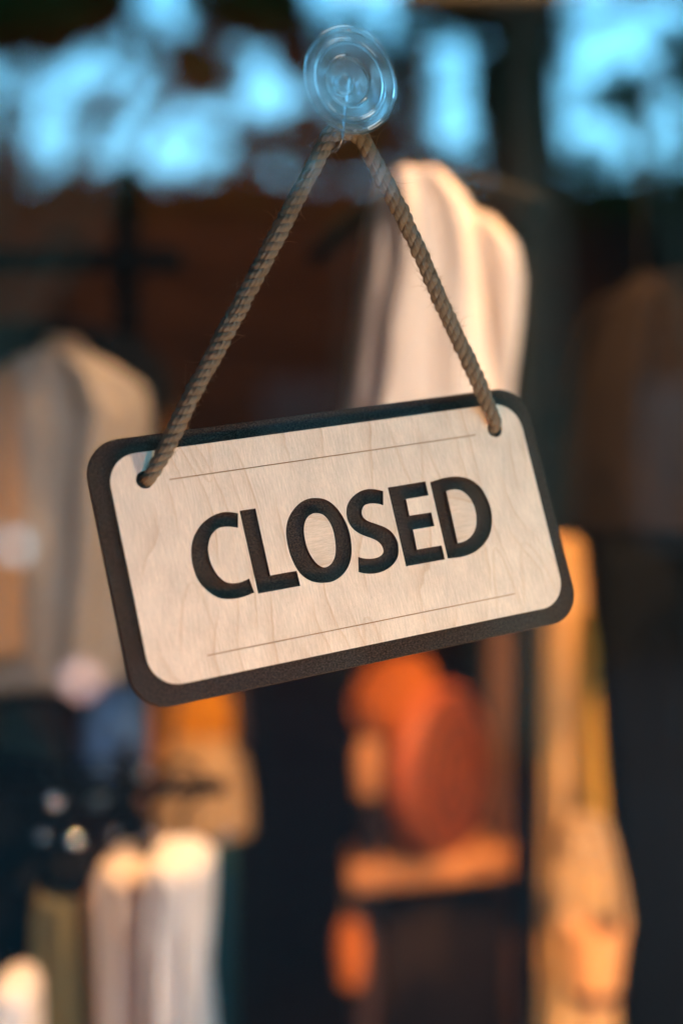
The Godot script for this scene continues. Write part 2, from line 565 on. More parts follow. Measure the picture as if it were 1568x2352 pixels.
func build_street() -> void:
	var ground := structure("pavement")
	part("surface", slab(Vector3(70, 0.1, 40)), mats.asphalt, ground, Vector3(6, -0.06, 20.1))
	var ew := structure("added_side_wall")  # unseen wall added to keep sky light from the left off the sign
	part("panel", slab(Vector3(0.16, 2.9, 2.2), 0.01), mats.dark_render, ew, Vector3(-0.98, 1.45, 1.2))
	var aw := thing("added_awning", "added unseen dark canvas keeping sky light off the shop window", "added_awning", Vector3(0.6, 2.7, 0.1))  # unseen, added to keep the high sky's light off the sign
	var cl := []
	for i in 15:
		var t := i / 14.0
		cl.append(PackedVector3Array([Vector3(-1.8, 0.30 - 0.30 * t - 0.05 * sin(PI * t), 1.9 * t), Vector3(6.2, 0.30 - 0.30 * t - 0.05 * sin(PI * t), 1.9 * t), Vector3(6.2, 0.305 - 0.30 * t - 0.05 * sin(PI * t), 1.9 * t + 0.002), Vector3(-1.8, 0.305 - 0.30 * t - 0.05 * sin(PI * t), 1.9 * t + 0.002)]))
	part("canvas", grid_mesh(cl), mats.awning_canvas, aw)
	part("front_bar", sweep(PackedVector3Array([Vector3(-1.8, 0, 1.9), Vector3(6.2, 0, 1.9)]), 0.02, 10), mats.black_metal, aw)
	for x in [-1.7, 6.1]:
		part("arm", sweep(PackedVector3Array([Vector3(x, -0.1, 0.0), Vector3(x, 0.0, 1.9)]), 0.015, 8), mats.black_metal, aw)
	# the low building across the street
	var bd := thing("building", "low dark rendered building across the street from the window", "building", street_spot(784, 1176, 15.0) * Vector3(1, 0, 1), PI / 6)
	part("wall", slab(Vector3(36, 4.75, 0.5), 0.03), mats.dark_render, bd, Vector3(0, 2.375, 0.25))
	part("parapet", slab(Vector3(36.2, 0.18, 0.62), 0.03), mats.dark_render, bd, Vector3(0, 4.84, 0.25))
	for k in 9:
		var f := part("window", slab(Vector3(1.6, 1.7, 0.1), 0.02), mats.frame_paint, bd, Vector3(-16 + 4 * k, 2.0, -0.02))
		part("glazing", slab(Vector3(1.4, 1.5, 0.02), 0.005), mats.dark_pane, f, Vector3(0, 0, -0.055))
	# trees: clumps of leaves [px, py, rx, ry, leaves] at a depth, mirrored in the window
	tree(street_spot(-60, 1176, 8.0), 8.0, [[95, 10, 190, 100, 1500], [30, 70, 140, 55, 500], [570, 20, 120, 75, 520], [455, 165, 100, 70, 200], [230, 220, 260, 130, 60], [330, 90, 60, 60, 20]], "broad dark leafy tree in front of the low building", "broad")
	tree(street_spot(1120, 1176, 9.0), 9.0, [[800, 150, 90, 120, 150], [930, 190, 70, 130, 260], [1080, 0, 140, 80, 800], [1210, 90, 60, 80, 320], [1130, 220, 50, 130, 260], [690, 110, 70, 70, 160], [720, 320, 220, 50, 380]], "forked street tree with thin ragged crown", "forked")
	tree(street_spot(1640, 1176, 8.5), 8.5, [[1560, 150, 60, 80, 120], [1430, 235, 70, 40, 90], [1680, 30, 70, 200, 300], [1600, 300, 60, 60, 60], [1380, 180, 200, 170, 50]], "slim leafy tree near the end of the building", "slim")
	tree(street_spot(-520, 1176, 10.0), 10.0, [[-420, 40, 420, 330, 1800], [-200, 320, 200, 110, 500]], "added unseen dense tree blocking sky light beside the broad one", "dense")  # out of view, added to block sky light from the left
	var cp := []
	for k in 26:
		var zz := rng.randf_range(3.2, 12.0)
		cp.append([rng.randf_range(-7.0, 15.0), 4.6 + (zz - 3.2) * 0.55 + rng.randf_range(0.0, 1.2), zz, 1.9])
	canopy(cp)
	for a in [[38, 1255, 13.0, Color(0.80, 0.90, 0.92), "pale street globe light standing across the road"], [188, 1565, 10.0, Color(1.0, 0.72, 0.62), "pinkish path light low beside the road"]]:
		var at := street_spot(a[0], a[1], a[2])
		var pl := thing("path_light", a[4], "lamp", Vector3(at.x, 0, at.z), 0.0, "globe lights across the street")
		part("post", sweep(PackedVector3Array([Vector3.ZERO, Vector3(0, at.y - 0.07, 0)]), 0.025, 10), mats.black_metal, pl)
		var gl := SphereMesh.new()
		gl.radius = 0.08
		gl.height = 0.16
		var gm := mat("path_globe", Color(0.9, 0.9, 0.9), 0.4)
		gm.emission_enabled = true
		gm.emission = a[3]
		gm.emission_energy_multiplier = 1.5
		part("globe", gl, gm, pl, Vector3(0, at.y, 0))
		var om := OmniLight3D.new()
		om.name = "glow"
		om.light_color = a[3]
		om.light_energy = 0.02
		om.light_size = 0.08
		om.shadow_enabled = true
		om.position = Vector3(0, at.y, 0)
		pl.add_child(om)
	# hedge on top of the building line with small gaps
	var hd := thing("hedge", "ragged clipped hedge along the top of the far wall", "hedge", street_spot(784, 1176, 12.0) * Vector3(1, 0, 1))
	var cl2 := []
	for k in 46:
		var x := -700.0 + k * 70.0
		var top := 366.0 + 22.0 * sin(k * 1.7) + (38.0 if x > 100 and x < 520 else 0.0) + (-30.0 if x > 560 and x < 1000 else 0.0)
		cl2.append([x, (top + 500.0) / 2.0, 55.0, (500.0 - top) / 2.0, 90])
	part_leaves(hd, cl2, 12.0, "foliage", 0.13)
	part("stem", sweep(PackedVector3Array([Vector3(0, 0, 0), Vector3(0.1, 4.4, 0)]), 0.05, 8), mats.bark, hd)


func part_leaves(root: Node3D, clumps: Array, depth: float, called: String, size: float) -> void:
	var v := PackedVector3Array([Vector3(0, 0, 0), Vector3(0.32, 0.4, 0.08), Vector3(0, 1, 0.0), Vector3(-0.32, 0.4, 0.08), Vector3(0, 0.45, 0.0)])
	var lm := finish(v, PackedInt32Array([0, 1, 4, 1, 2, 4, 2, 3, 4, 3, 0, 4]), false)
	var total := 0
	for c in clumps:
		total += c[4]
	var mm := MultiMesh.new()
	mm.transform_format = MultiMesh.TRANSFORM_3D
	mm.use_colors = true
	mm.mesh = lm
	mm.instance_count = total
	var i := 0
	for c in clumps:
		for k in c[4]:
			var d := Vector3(rng.randfn(), rng.randfn(), rng.randfn()).limit_length(1.9) * 0.62
			var p := street_spot(c[0] + d.x * c[2], c[1] + d.y * c[3], depth + d.z * c[2] * depth / FOCAL) - root.position
			var b := Basis(Vector3(rng.randfn(), rng.randfn(), rng.randfn()).normalized(), rng.randf() * TAU).scaled(Vector3.ONE * size * rng.randf_range(0.7, 1.4))
			mm.set_instance_transform(i, Transform3D(b, p))
			var s := rng.randf_range(0.7, 1.3)
			mm.set_instance_color(i, Color(s * rng.randf_range(0.85, 1.2), s, s * 0.9))
			i += 1
	var o := MultiMeshInstance3D.new()
	o.name = called
	o.multimesh = mm
	o.material_override = mats.leaf
	root.add_child(o, true)
	o.set_meta("kind", "stuff")


func canopy(clumps: Array) -> void:
	# unseen tree added so its crown keeps sky light off the street
	var t := thing("added_canopy_tree", "added unseen tree whose wide crown keeps sky light off the street", "tree", Vector3(5.0, 0, 6.5))
	var v := PackedVector3Array([Vector3(0, 0, 0), Vector3(0.4, 0.4, 0.08), Vector3(0, 1, 0.0), Vector3(-0.4, 0.4, 0.08), Vector3(0, 0.45, 0.0)])
	var mm := MultiMesh.new()
	mm.transform_format = MultiMesh.TRANSFORM_3D
	mm.use_colors = true
	mm.mesh = finish(v, PackedInt32Array([0, 1, 4, 1, 2, 4, 2, 3, 4, 3, 0, 4]), false)
	mm.instance_count = clumps.size() * 300
	var i := 0
	for c in clumps:
		for k in 300:
			var p := Vector3(c[0], c[1], c[2]) + Vector3(rng.randf_range(-1, 1) * c[3], absf(rng.randfn()) * 0.35, rng.randf_range(-1, 1) * 1.3) - t.position
			var b := Basis(Vector3.UP, rng.randf() * TAU) * Basis(Vector3.RIGHT, PI / 2 + rng.randfn() * 0.5)
			mm.set_instance_transform(i, Transform3D(b.scaled(Vector3.ONE * rng.randf_range(0.28, 0.5)), p))
			var s := rng.randf_range(0.7, 1.3)
			mm.set_instance_color(i, Color(s, s, s * 0.9))
			i += 1
	var o := MultiMeshInstance3D.new()
	o.name = "crown"
	o.multimesh = mm
	o.material_override = mats.leaf
	t.add_child(o, true)
	o.set_meta("kind", "stuff")
	var tr := part("trunk", sweep(smooth_path([Vector3.ZERO, Vector3(0.1, 2.0, 0), Vector3(0, 4.6, 0)], 0.2), 0.2, 14), mats.bark, t)
	for c in clumps:
		var e := Vector3(c[0], c[1] + 0.2, c[2]) - t.position
		part("limb", sweep(smooth_path([Vector3(0, 4.4, 0), Vector3(e.x * 0.4, lerpf(4.5, e.y, 0.75), e.z * 0.4), e], 0.2), 0.05, 7), mats.bark, tr)


func tree(foot: Vector3, depth: float, clumps: Array, label: String, _kind: String) -> void:
	foot.y = 0.0
	var t := thing("tree", label, "tree", foot, 0.0, "trees across the street")
	part_leaves(t, clumps, depth, "crown", 0.12)
	var first := Vector3(0, 2.1, 0)
	var tr := part("trunk", sweep(smooth_path([Vector3.ZERO, Vector3(0.05, 1.0, 0.03), first], 0.1), 0.10, 12), mats.bark, t)
	for c in clumps:
		var e: Vector3 = street_spot(c[0], c[1], depth) - foot
		part("limb", sweep(smooth_path([first - Vector3(0, 0.1, 0), first.lerp(e, 0.5) + Vector3(0.05, 0.15, 0), e], 0.08), 0.035, 7), mats.bark, tr)


# ---------------------------------------------------------------- lamps
func spotlight(at: Vector3, target: Vector3, energy: float, angle: float, label: String, col := Color(1.0, 0.74, 0.48)) -> void:
	var t := thing("spotlight", label, "spotlight", at, 0.0, "ceiling spotlights of the shop")
	var aim := Basis.looking_at((target - at).normalized(), Vector3.UP)
	var rod := part("rod", sweep(PackedVector3Array([Vector3.ZERO, Vector3(0, (3.01 if at.z < 0.0 else 2.79) - at.y, 0)]), 0.008, 8), mats.black_metal, t)
	rod.name = "rod"
	var body := part("housing", lathe(rounded_profile([Vector2(0.0, 0.12), Vector2(0.035, 0.12), Vector2(0.042, -0.02), Vector2(0.038, -0.02), Vector2(0.033, 0.1), Vector2(0.0, 0.1)], 0.003), 32), mats.black_metal, t)
	body.basis = aim * Basis(Vector3.RIGHT, PI / 2)
	var gm := mat("spot_glow", Color(1, 0.9, 0.75), 0.4)
	gm.emission_enabled = true
	gm.emission = col
	gm.emission_energy_multiplier = 1.5
	var disc := part("lamp_disc", lathe(rounded_profile([Vector2(0, 0), Vector2(0.03, 0), Vector2(0.03, 0.006), Vector2(0, 0.006)], 0.001), 32), gm, t)
	disc.basis = body.basis
	var l := SpotLight3D.new()
	l.name = "beam"
	l.light_color = col
	l.light_energy = energy
	l.light_size = 0.03
	l.spot_angle = angle
	l.spot_angle_attenuation = 0.5
	l.spot_range = 12.0
	l.spot_attenuation = 2.0
	l.shadow_enabled = true
	t.add_child(l)
	l.transform = Transform3D(aim, aim * Vector3(0, 0, -0.03))


func pavement_lamp(foot: Vector3, r: float, energy: float, col: Color, label: String) -> void:
	var t := thing("pavement_lamp", label, "lamp", foot, 0.0, "globe lamps on the pavement")
	part("post", lathe(rounded_profile([Vector2(0, 0), Vector2(0.09, 0), Vector2(0.09, 0.02), Vector2(0.02, 0.035), Vector2(0.02, 0.95), Vector2(0.05, 0.97), Vector2(0.05, 0.985), Vector2(0, 0.985)], 0.005), 32), mats.black_metal, t)
	var globe := SphereMesh.new()
	globe.radius = r
	globe.height = r * 2.0
	var gm: StandardMaterial3D = mats.lamp_globe.duplicate()
	gm.emission = col
	part("globe", globe, gm, t, Vector3(0, 0.982 + r, 0))
	var l := OmniLight3D.new()
	l.name = "glow"
	l.light_color = col
	l.light_energy = energy
	l.light_size = r
	l.omni_range = 8.0
	l.omni_attenuation = 2.0
	l.shadow_enabled = true
	l.position = Vector3(0, 0.982 + r, 0)
	t.add_child(l)


func added_downlight(at: Vector3, target: Vector3, energy: float, angle: float, col: Color, label: String) -> void:  # unseen lamp outside, added to brighten the stock through the glass
	spotlight(at, target, energy, angle, label, col)


func build_lamps() -> void:
	var warm := Color(1.0, 0.74, 0.48)
	# two globe lamps on the pavement below the sign: an added white one for the sky's light, an amber one to the left
	pavement_lamp(Vector3(0.17, 0.0, 0.42), 0.05, 0.124, Color(1.0, 0.88, 0.72), "added white globe lamp standing in for sky light on the sign")
	pavement_lamp(Vector3(-0.24, 0.0, 0.40), 0.05, 0.075, Color(1.0, 0.60, 0.28), "amber globe lamp on a short post in front of the window")
	# ceiling spots of the shop, with outside downlights and a wall spot added
	spotlight(Vector3(0.98, 2.05, -0.10), spot(1080, 760, 1.08), 0.14, 17, "black spotlight by the window jamb aimed at the off white dress", Color(1.0, 0.87, 0.74))
	added_downlight(Vector3(0.20, 2.58, 1.2), spot(985, 790, 1.08), 0.85, 8.5, Color(1.0, 0.87, 0.76), "small black downlight added outside to brighten the off white dress")
	added_downlight(Vector3(0.60, 2.58, 1.0), spot(1315, 1960, 1.6), 3.2, 7.5, Color(1.0, 0.76, 0.50), "small black downlight added outside to brighten the camel coat")
	spotlight(Vector3(0.42, 2.55, -0.30), spot(370, 2300, 1.16), 1.0, 13, "black ceiling spotlight aimed at the white blouse", warm)
	spotlight(Vector3(0.20, 2.40, -0.20), spot(1080, 1900, 1.75), 0.95, 20, "black ceiling spotlight aimed at the wooden shelf", Color(1.0, 0.75, 0.47))
	spotlight(Vector3(1.20, 2.60, -1.60), Vector3(1.3, 1.6, -2.7), 0.4, 55, "black ceiling spotlight added to brighten the plank wall", Color(1.0, 0.70, 0.42))  # added to bring warm light onto the planks
	spotlight(Vector3(0.55, 2.45, -0.35), spot(1300, 1900, 1.62), 0.4, 13, "black ceiling spotlight aimed at the camel coat", warm)


# ---------------------------------------------------------------- the sign
const SIGN_AT := Vector3(0.0, 1.49085, -0.0258)
var sign_frame := Transform3D(Basis(Vector3(0.98454, 0.14753, 0.09447), Vector3(-0.12198, 0.96437, -0.23477), Vector3(-0.12574, 0.21962, 0.96745)).orthonormalized(), SIGN_AT)
const PLY := 2.8      # thickness of each layer, mm

func scaled2(p: PackedVector2Array, k: float) -> PackedVector2Array:
	var q := PackedVector2Array()
	for a in p:
		q.append(a * k)
	return q

func circle2(at: Vector2, r: float, n := 32) -> PackedVector2Array:
	var q := PackedVector2Array()
	for i in n:
		q.append(at + Vector2.from_angle(TAU * i / n) * r)
	return q

func build_sign() -> void:
	var s := thing("closed_sign", "tilted pale wooden sign with black border and cut out letters reading CLOSED", "sign", SIGN_AT)
	s.transform = sign_frame
	var half := Vector2(100.0, 52.7)
	# black base board with a fine chamfer and two rope holes
	var base := CSGCombiner3D.new()
	base.name = "base_board"
	base.scale = Vector3.ONE * 0.001
	s.add_child(base)
	var body := CSGMesh3D.new()
	body.name = "board"
	var big := rounded_rect(half.x, half.y, 14.5)
	var small := rounded_rect(half.x - 0.25, half.y - 0.25, 14.25)
	body.mesh = plate([[small, -2.0 * PLY], [big, -2.0 * PLY + 0.25], [big, -PLY - 0.25], [small, -PLY]])
	body.material = mats.black_stained_wood_mm
	base.add_child(body)
	for x in [-79.0, 79.0]:
		csg_poly(circle2(Vector2(x, 34.5), 3.5), 12.0, 3.0, CSGShape3D.OPERATION_SUBTRACTION, mats.burnt_wood_edge, base, "hole")
	# pale face board: veneer in front, burnt laser cut edges
	var face := CSGCombiner3D.new()
	face.name = "face_board"
	face.scale = Vector3.ONE * 0.001
	s.add_child(face)
	var sheet := CSGBox3D.new()
	sheet.name = "sheet"
	sheet.size = Vector3(210, 110, PLY - 0.03)
	sheet.position.z = -PLY / 2.0 + 0.015
	sheet.material = mats.birch_veneer
	face.add_child(sheet)
	csg_poly(rounded_rect(half.x - 7.2, half.y - 7.2, 12.2), 12.0, 6.0, CSGShape3D.OPERATION_INTERSECTION, mats.burnt_wood_edge, face, "edge")
	for k in ["C", "L", "O", "S", "E", "D"]:
		csg_poly(outline(k), 12.0, 6.0, CSGShape3D.OPERATION_SUBTRACTION, mats.burnt_wood_edge, face, "letter_cut")
	for x in [-79.0, 79.0]:
		csg_poly(circle2(Vector2(x, 34.5), 3.5), 12.0, 6.0, CSGShape3D.OPERATION_SUBTRACTION, mats.burnt_wood_edge, face, "hole")
	for y in [33.2, -36.9]:
		var groove := CSGBox3D.new()
		groove.name = "groove"
		groove.size = Vector3(138.4, 0.42, 0.5)
		groove.position = Vector3(0, y, 0)
		groove.operation = CSGShape3D.OPERATION_SUBTRACTION
		groove.material = mats.engraved_line
		face.add_child(groove, true)
	for k in ["C", "L", "O", "S", "E", "D"]:
		var o := scaled2(ccw(outline(k)), 0.001)
		part("letter", plate([[o, -PLY * 0.001 + 0.00003], [o, -PLY * 0.001 + 0.0003]]), mats.black_stained_wood, s, Vector3.ZERO, "recessed black letter " + k)
	for k in ["Oi", "Di"]:
		var o := scaled2(ccw(outline(k)), 0.001)
		var island := part("letter_centre", plate([[o, -PLY * 0.001 + 0.0004], [o, -0.00006]]), mats.burnt_wood_edge, s, Vector3.ZERO, "pale wooden centre of the letter " + k[0])
		part("veneer", plate([[o, -0.00006], [o, 0.0]]), mats.birch_veneer_turned, island)


# ---------------------------------------------------------------- rope
func build_rope() -> void:
	var hole := func(x: float, z: float, dy := 0.0) -> Vector3: return sign_frame * (Vector3(x, 34.5 + dy, z) * 0.001)
	var on_plane := func(px: float, py: float, z: float) -> Vector3:
		var d := spot(px, py, 1.0) - CAM
		return CAM + d * ((z - CAM.z) / d.z)
	var lt: Vector3 = on_plane.call(755, 314, -0.017)
	var rt: Vector3 = on_plane.call(840, 330, -0.017)
	var top: Vector3 = on_plane.call(797, 302, -0.0175)
	var hl: Vector3 = hole.call(-77.4, 2.4, 0.4)
	var hr: Vector3 = hole.call(78.8, 2.4, 1.5)
	var keys := [hole.call(-78.6, -11.0), hole.call(-77.7, -3.0, 0.2), hl, hl.lerp(lt, 0.05) + Vector3(0, 0, 0.001), hl.lerp(lt, 0.3), hl.lerp(lt, 0.65), lt, top.lerp(lt, 0.5) + Vector3(0, 0.0008, 0), top, top.lerp(rt, 0.5) + Vector3(0, 0.0018, 0), rt, hr.lerp(rt, 0.6) + Vector3(0.0012, 0, 0), hr.lerp(rt, 0.3) + Vector3(0.001, 0, 0), hr.lerp(rt, 0.05) + Vector3(0, 0, 0.001), hr, hole.call(78.8, -3.0, 1.0), hole.call(79.0, -11.0)]
	var path := smooth_path(keys, 0.0004)
	var root := thing("jute_rope", "brown twisted jute rope looped over the hook and through the sign holes", "rope", lt)
	var nz := FastNoiseLite.new()
	nz.seed = 4
	nz.frequency = 1.0
	# frames along the path
	var side := Vector3.ZERO
	var sides := []
	var ups := []
	for i in path.size():
		var d := (path[min(i + 1, path.size() - 1)] - path[max(i - 1, 0)]).normalized()
		if side == Vector3.ZERO:
			side = d.cross(Vector3.UP).normalized()
		side = (side - d * side.dot(d)).normalized()
		sides.append(side)
		ups.append(d.cross(side))
	var slim := []
	for i in path.size():
		var near: float = min(i, path.size() - 1 - i) * 0.0004
		slim.append((0.80 + 0.20 * smoothstep(0.014, 0.030, near)) * (1.0 + 0.11 * nz.get_noise_2d(i * 0.009, 77.0)))
		path[i] += Vector3(nz.get_noise_2d(i * 0.006, 5.0), nz.get_noise_2d(i * 0.006, 15.0), nz.get_noise_2d(i * 0.006, 25.0)) * 0.0011 * smoothstep(0.012, 0.04, near)
	var n := 26
	for k in 3:
		var v := PackedVector3Array()
		var col := PackedColorArray()
		var idx := PackedInt32Array()
		var centre := PackedVector3Array()
		for i in path.size():
			var a := TAU * (i * 0.0004 / 0.0122) + TAU * k / 3.0
			var off: float = (0.00150 + 0.00022 * nz.get_noise_2d(i * 0.013, k * 30.0)) * slim[i]
			centre.append(path[i] + (sides[i] * cos(a) + ups[i] * sin(a)) * off)
		for i in path.size():
			var d := (centre[min(i + 1, path.size() - 1)] - centre[max(i - 1, 0)]).normalized()
			var s: Vector3 = (sides[i] - d * sides[i].dot(d)).normalized()
			var u := d.cross(s)
			for j in n:
				var a := TAU * j / n
				var tw: float = a + i * 0.0004 / 0.0105 * TAU    # yarns lie along the rope
				var rr: float = 0.00182 * slim[i] * (1.0 + 0.10 * cos(tw * 5.0) + 0.07 * cos(tw * 11.0 + k) + 0.26 * nz.get_noise_3d(cos(tw) * 2.2, sin(tw) * 2.2 + k * 9.0, i * 0.035))
				v.append(centre[i] + (s * cos(a) + u * sin(a)) * rr - root.position)
				var tone: float = 0.5 + 0.45 * nz.get_noise_3d(cos(tw) * 3.5, sin(tw) * 3.5 + k * 20.0, i * 0.02) + 0.6 * nz.get_noise_3d(cos(tw) * 8.0, sin(tw) * 8.0, i * 0.09 + k * 50.0)
				col.append(Color(0.105, 0.088, 0.065).lerp(Color(0.150, 0.127, 0.095), clampf(tone, 0.0, 1.0)))
		for i in path.size() - 1:
			for j in n:
				var a := i * n + j
				var b := i * n + (j + 1) % n
				idx.append_array([a, b, a + n, b, b + n, a + n])
		part("strand", finish(v, idx, true, col), mats.jute, root)
	# loose fibres standing off the rope
	var fv := PackedVector3Array()
	var fi := PackedInt32Array()
	for q in 2400:
		var i := rng.randi_range(60, path.size() - 60)
		var a := rng.randf() * TAU
		var out: Vector3 = sides[i] * cos(a) + ups[i] * sin(a)
		var along: Vector3 = (path[i + 1] - path[i]).normalized() * (1 if rng.randf() < 0.5 else -1)
		var p: Vector3 = path[i] + out * 0.0029
		var dir := (along * rng.randf_range(0.5, 1.6) + out * rng.randf_range(0.25, 0.8)).normalized()
		var bend := Vector3(rng.randfn(), rng.randfn(), rng.randfn()) * 0.16
		var step := rng.randf_range(0.00025, 0.00065) * (3.0 if rng.randf() < 0.05 else 1.0)
		var first := fv.size()
		for m in 7:
			var e1 := dir.cross(Vector3(0.3, 0.5, 0.8)).normalized()
			var e2 := dir.cross(e1)
			var w := 0.00007 * (1.0 - m / 8.0)
			for c in 3:
				fv.append(p + (e1 * cos(TAU * c / 3) + e2 * sin(TAU * c / 3)) * w - root.position)
			p += dir * step
			dir = (dir + bend).normalized()
		for m in 6:
			for c in 3:
				var x := first + m * 3 + c
				var y := first + m * 3 + (c + 1) % 3
				fi.append_array([x, y, x + 3, y, y + 3, x + 3])
	var f := part("loose_fibres", finish(fv, fi, false), mats.jute_fibre, root)
	f.set_meta("kind", "stuff")
	# a stopper knot behind each hole
	for e in [0, path.size() - 1]:
		var d := (path[1] - path[0]).normalized() if e == 0 else (path[e - 1] - path[e]).normalized()
		var s := d.cross(Vector3.UP).normalized()
		var u := d.cross(s)
		var kp := PackedVector3Array()
		for i in 61:
			var a := TAU * i / 60.0
			kp.append(path[e] - d * 0.001 + (s * (cos(a * 2) * (0.004 + 0.0018 * cos(a * 3))) + u * (sin(a * 2) * (0.004 + 0.0018 * cos(a * 3)))) + d * 0.0018 * sin(a * 3) - root.position)
		part("knot", sweep(kp, 0.0026, 10), mats.jute_fibre, root)


# ---------------------------------------------------------------- suction cup
func build_cup() -> void:
	var d := spot(991.0 / 1.22449, 224.0 / 1.22449, 1.0) - CAM
	var at := CAM + d * ((-0.0004 - CAM.z) / d.z)
	var c := thing("suction_cup", "clear round suction cup stuck to the window glass above the sign", "suction cup", at)
	var axis := Basis(Vector3.RIGHT, -PI / 2)      # lathe's +y points into the shop (-z)
	var k := 0.001
	var prof := [Vector2(0.0, 2.6), Vector2(8.4, 2.4), Vector2(9.2, 0.9), Vector2(14.5, 0.5), Vector2(19.6, 0.0), Vector2(20.9, 0.25), Vector2(20.9, 1.5), Vector2(19.8, 1.7), Vector2(18.9, 1.0), Vector2(16.3, 1.3), Vector2(15.7, 2.5), Vector2(14.7, 2.4), Vector2(14.2, 1.9), Vector2(10.6, 2.4), Vector2(9.6, 3.0), Vector2(9.1, 5.6), Vector2(5.2, 6.0), Vector2(3.0, 6.6), Vector2(2.7, 9.5), Vector2(3.9, 10.2), Vector2(4.2, 11.6), Vector2(3.4, 12.8), Vector2(0.0, 13.2)]
	var scaled := []
	for p in prof:
		scaled.append(p * k)
	var disc := part("cup", lathe(rounded_profile(scaled, 0.0006, 4), 96), mats.clear_vinyl, c)
	disc.basis = axis
	# steel wire hook round the neck
	var pts := []
	for i in 11:
		var a := PI * 0.6 + TAU * 0.85 * i / 10.0
		pts.append(Vector3(cos(a) * 3.2, sin(a) * 3.2, -8.0) * k)
	pts.append(Vector3(1.2, -6.0, -8.2) * k)
	pts.append(Vector3(0.8, -14.0, -8.6) * k)
	pts.append(Vector3(0.6, -20.5, -9.2) * k)
	pts.append(Vector3(0.6, -23.6, -12.5) * k)
	pts.append(Vector3(0.6, -24.0, -17.0) * k)
	pts.append(Vector3(0.6, -22.6, -21.0) * k)
	pts.append(Vector3(0.6, -19.0, -22.4) * k)
	part("wire_hook", sweep(smooth_path(pts, 0.0005), 0.0006, 10), mats.steel_wire, c)


# ---------------------------------------------------------------- shop stock
func rail_piece(root: Node3D, called: String, a: Vector3, b: Vector3, r: float, m: Material) -> void:
	part(called, sweep(PackedVector3Array([a - root.position, b - root.position]), r, 14), m, root)

func rack_line(root: Node3D, called: String, x0: float, x1: float, y: float, depth: float, r: float, m: Material) -> void:
	var a := spot(x0, 1176, depth)
	var b := spot(x1, 1176, depth)
	a.y = y
	b.y = y
	rail_piece(root, called, a, b, r, m)

func build_racks() -> void:
	var p := spot(1207, 1176, 1.22)
	var r := thing("clothes_rack", "black metal clothes rack with one upright beside the camel coat", "clothes rack", Vector3(p.x, 0, p.z), 0.0, "black metal clothes racks")
	part("upright", sweep(PackedVector3Array([Vector3.ZERO, Vector3(0, 2.08, 0)]), 0.0092, 16), mats.black_metal, r)
	rack_line(r, "rail", 760, 1900, 1.90, 1.12, 0.011, mats.black_metal)
	part("foot", slab(Vector3(0.5, 0.02, 0.05), 0.004), mats.black_metal, r, Vector3(0, 0.01, 0))
	rail_piece(r, "bracket", Vector3(p.x, 1.90, p.z), Vector3(spot(1207, 1176, 1.12).x, 1.90, spot(1207, 1176, 1.12).z), 0.008, mats.black_metal)
	var q := spot(292, 1176, 1.42)
	var l := thing("clothes_rack", "black metal clothes rack with a lower rail behind the pale shirt", "clothes rack", Vector3(q.x, 0, q.z), 0.0, "black metal clothes racks")
	part("upright", sweep(PackedVector3Array([Vector3.ZERO, Vector3(0, 1.84, 0)]), 0.012, 16), mats.black_metal, l)
	rack_line(l, "rail", -500, 420, 1.73, 1.30, 0.011, mats.black_metal)
	rack_line(l, "lower_rail", -500, 520, 1.268, 1.20, 0.007, mats.black_metal)
	part("foot", slab(Vector3(0.5, 0.02, 0.05), 0.004), mats.black_metal, l, Vector3(0, 0.01, 0))
	rack_line(l, "rear_rail", -300, 345, 1.348, 1.47, 0.006, mats.black_metal)
	rail_piece(l, "bracket", Vector3(q.x, 1.348, q.z), spot(292, 1176, 1.47) * Vector3(1, 0, 1) + Vector3(0, 1.348, 0), 0.006, mats.black_metal)
	rack_line(r, "rear_rail", 1207, 1900, 1.60, 1.66, 0.008, mats.black_metal)
	rail_piece(r, "bracket", Vector3(p.x, 1.60, p.z), spot(1207, 1176, 1.66) * Vector3(1, 0, 1) + Vector3(0, 1.60, 0), 0.008, mats.black_metal)
	var cs := spot(590, 1176, 1.97)
	var stand := thing("coat_stand", "thin black coat stand behind the beige tote bag", "coat stand", Vector3(cs.x, 0, cs.z), YAW)
	part("post", sweep(PackedVector3Array([Vector3.ZERO, Vector3(0, 1.42, 0)]), 0.009, 12), mats.black_metal, stand)
	part("arm", sweep(smooth_path([Vector3(0, 1.33, 0), Vector3(-0.06, 1.30, 0.03), Vector3(-0.13, 1.29, 0.07), Vector3(-0.15, 1.31, 0.07)], 0.01), 0.006, 8), mats.black_metal, stand)
	part("base", lathe(rounded_profile([Vector2(0, 0), Vector2(0.14, 0), Vector2(0.14, 0.012), Vector2(0, 0.02)], 0.003), 32), mats.black_metal, stand)
	for y in [1.73, 1.268]:
		var e := spot(292, 1176, 1.30 if y > 1.5 else 1.20)
		rail_piece(l, "bracket", Vector3(q.x, y, q.z), Vector3(e.x, y, e.z), 0.008, mats.black_metal)


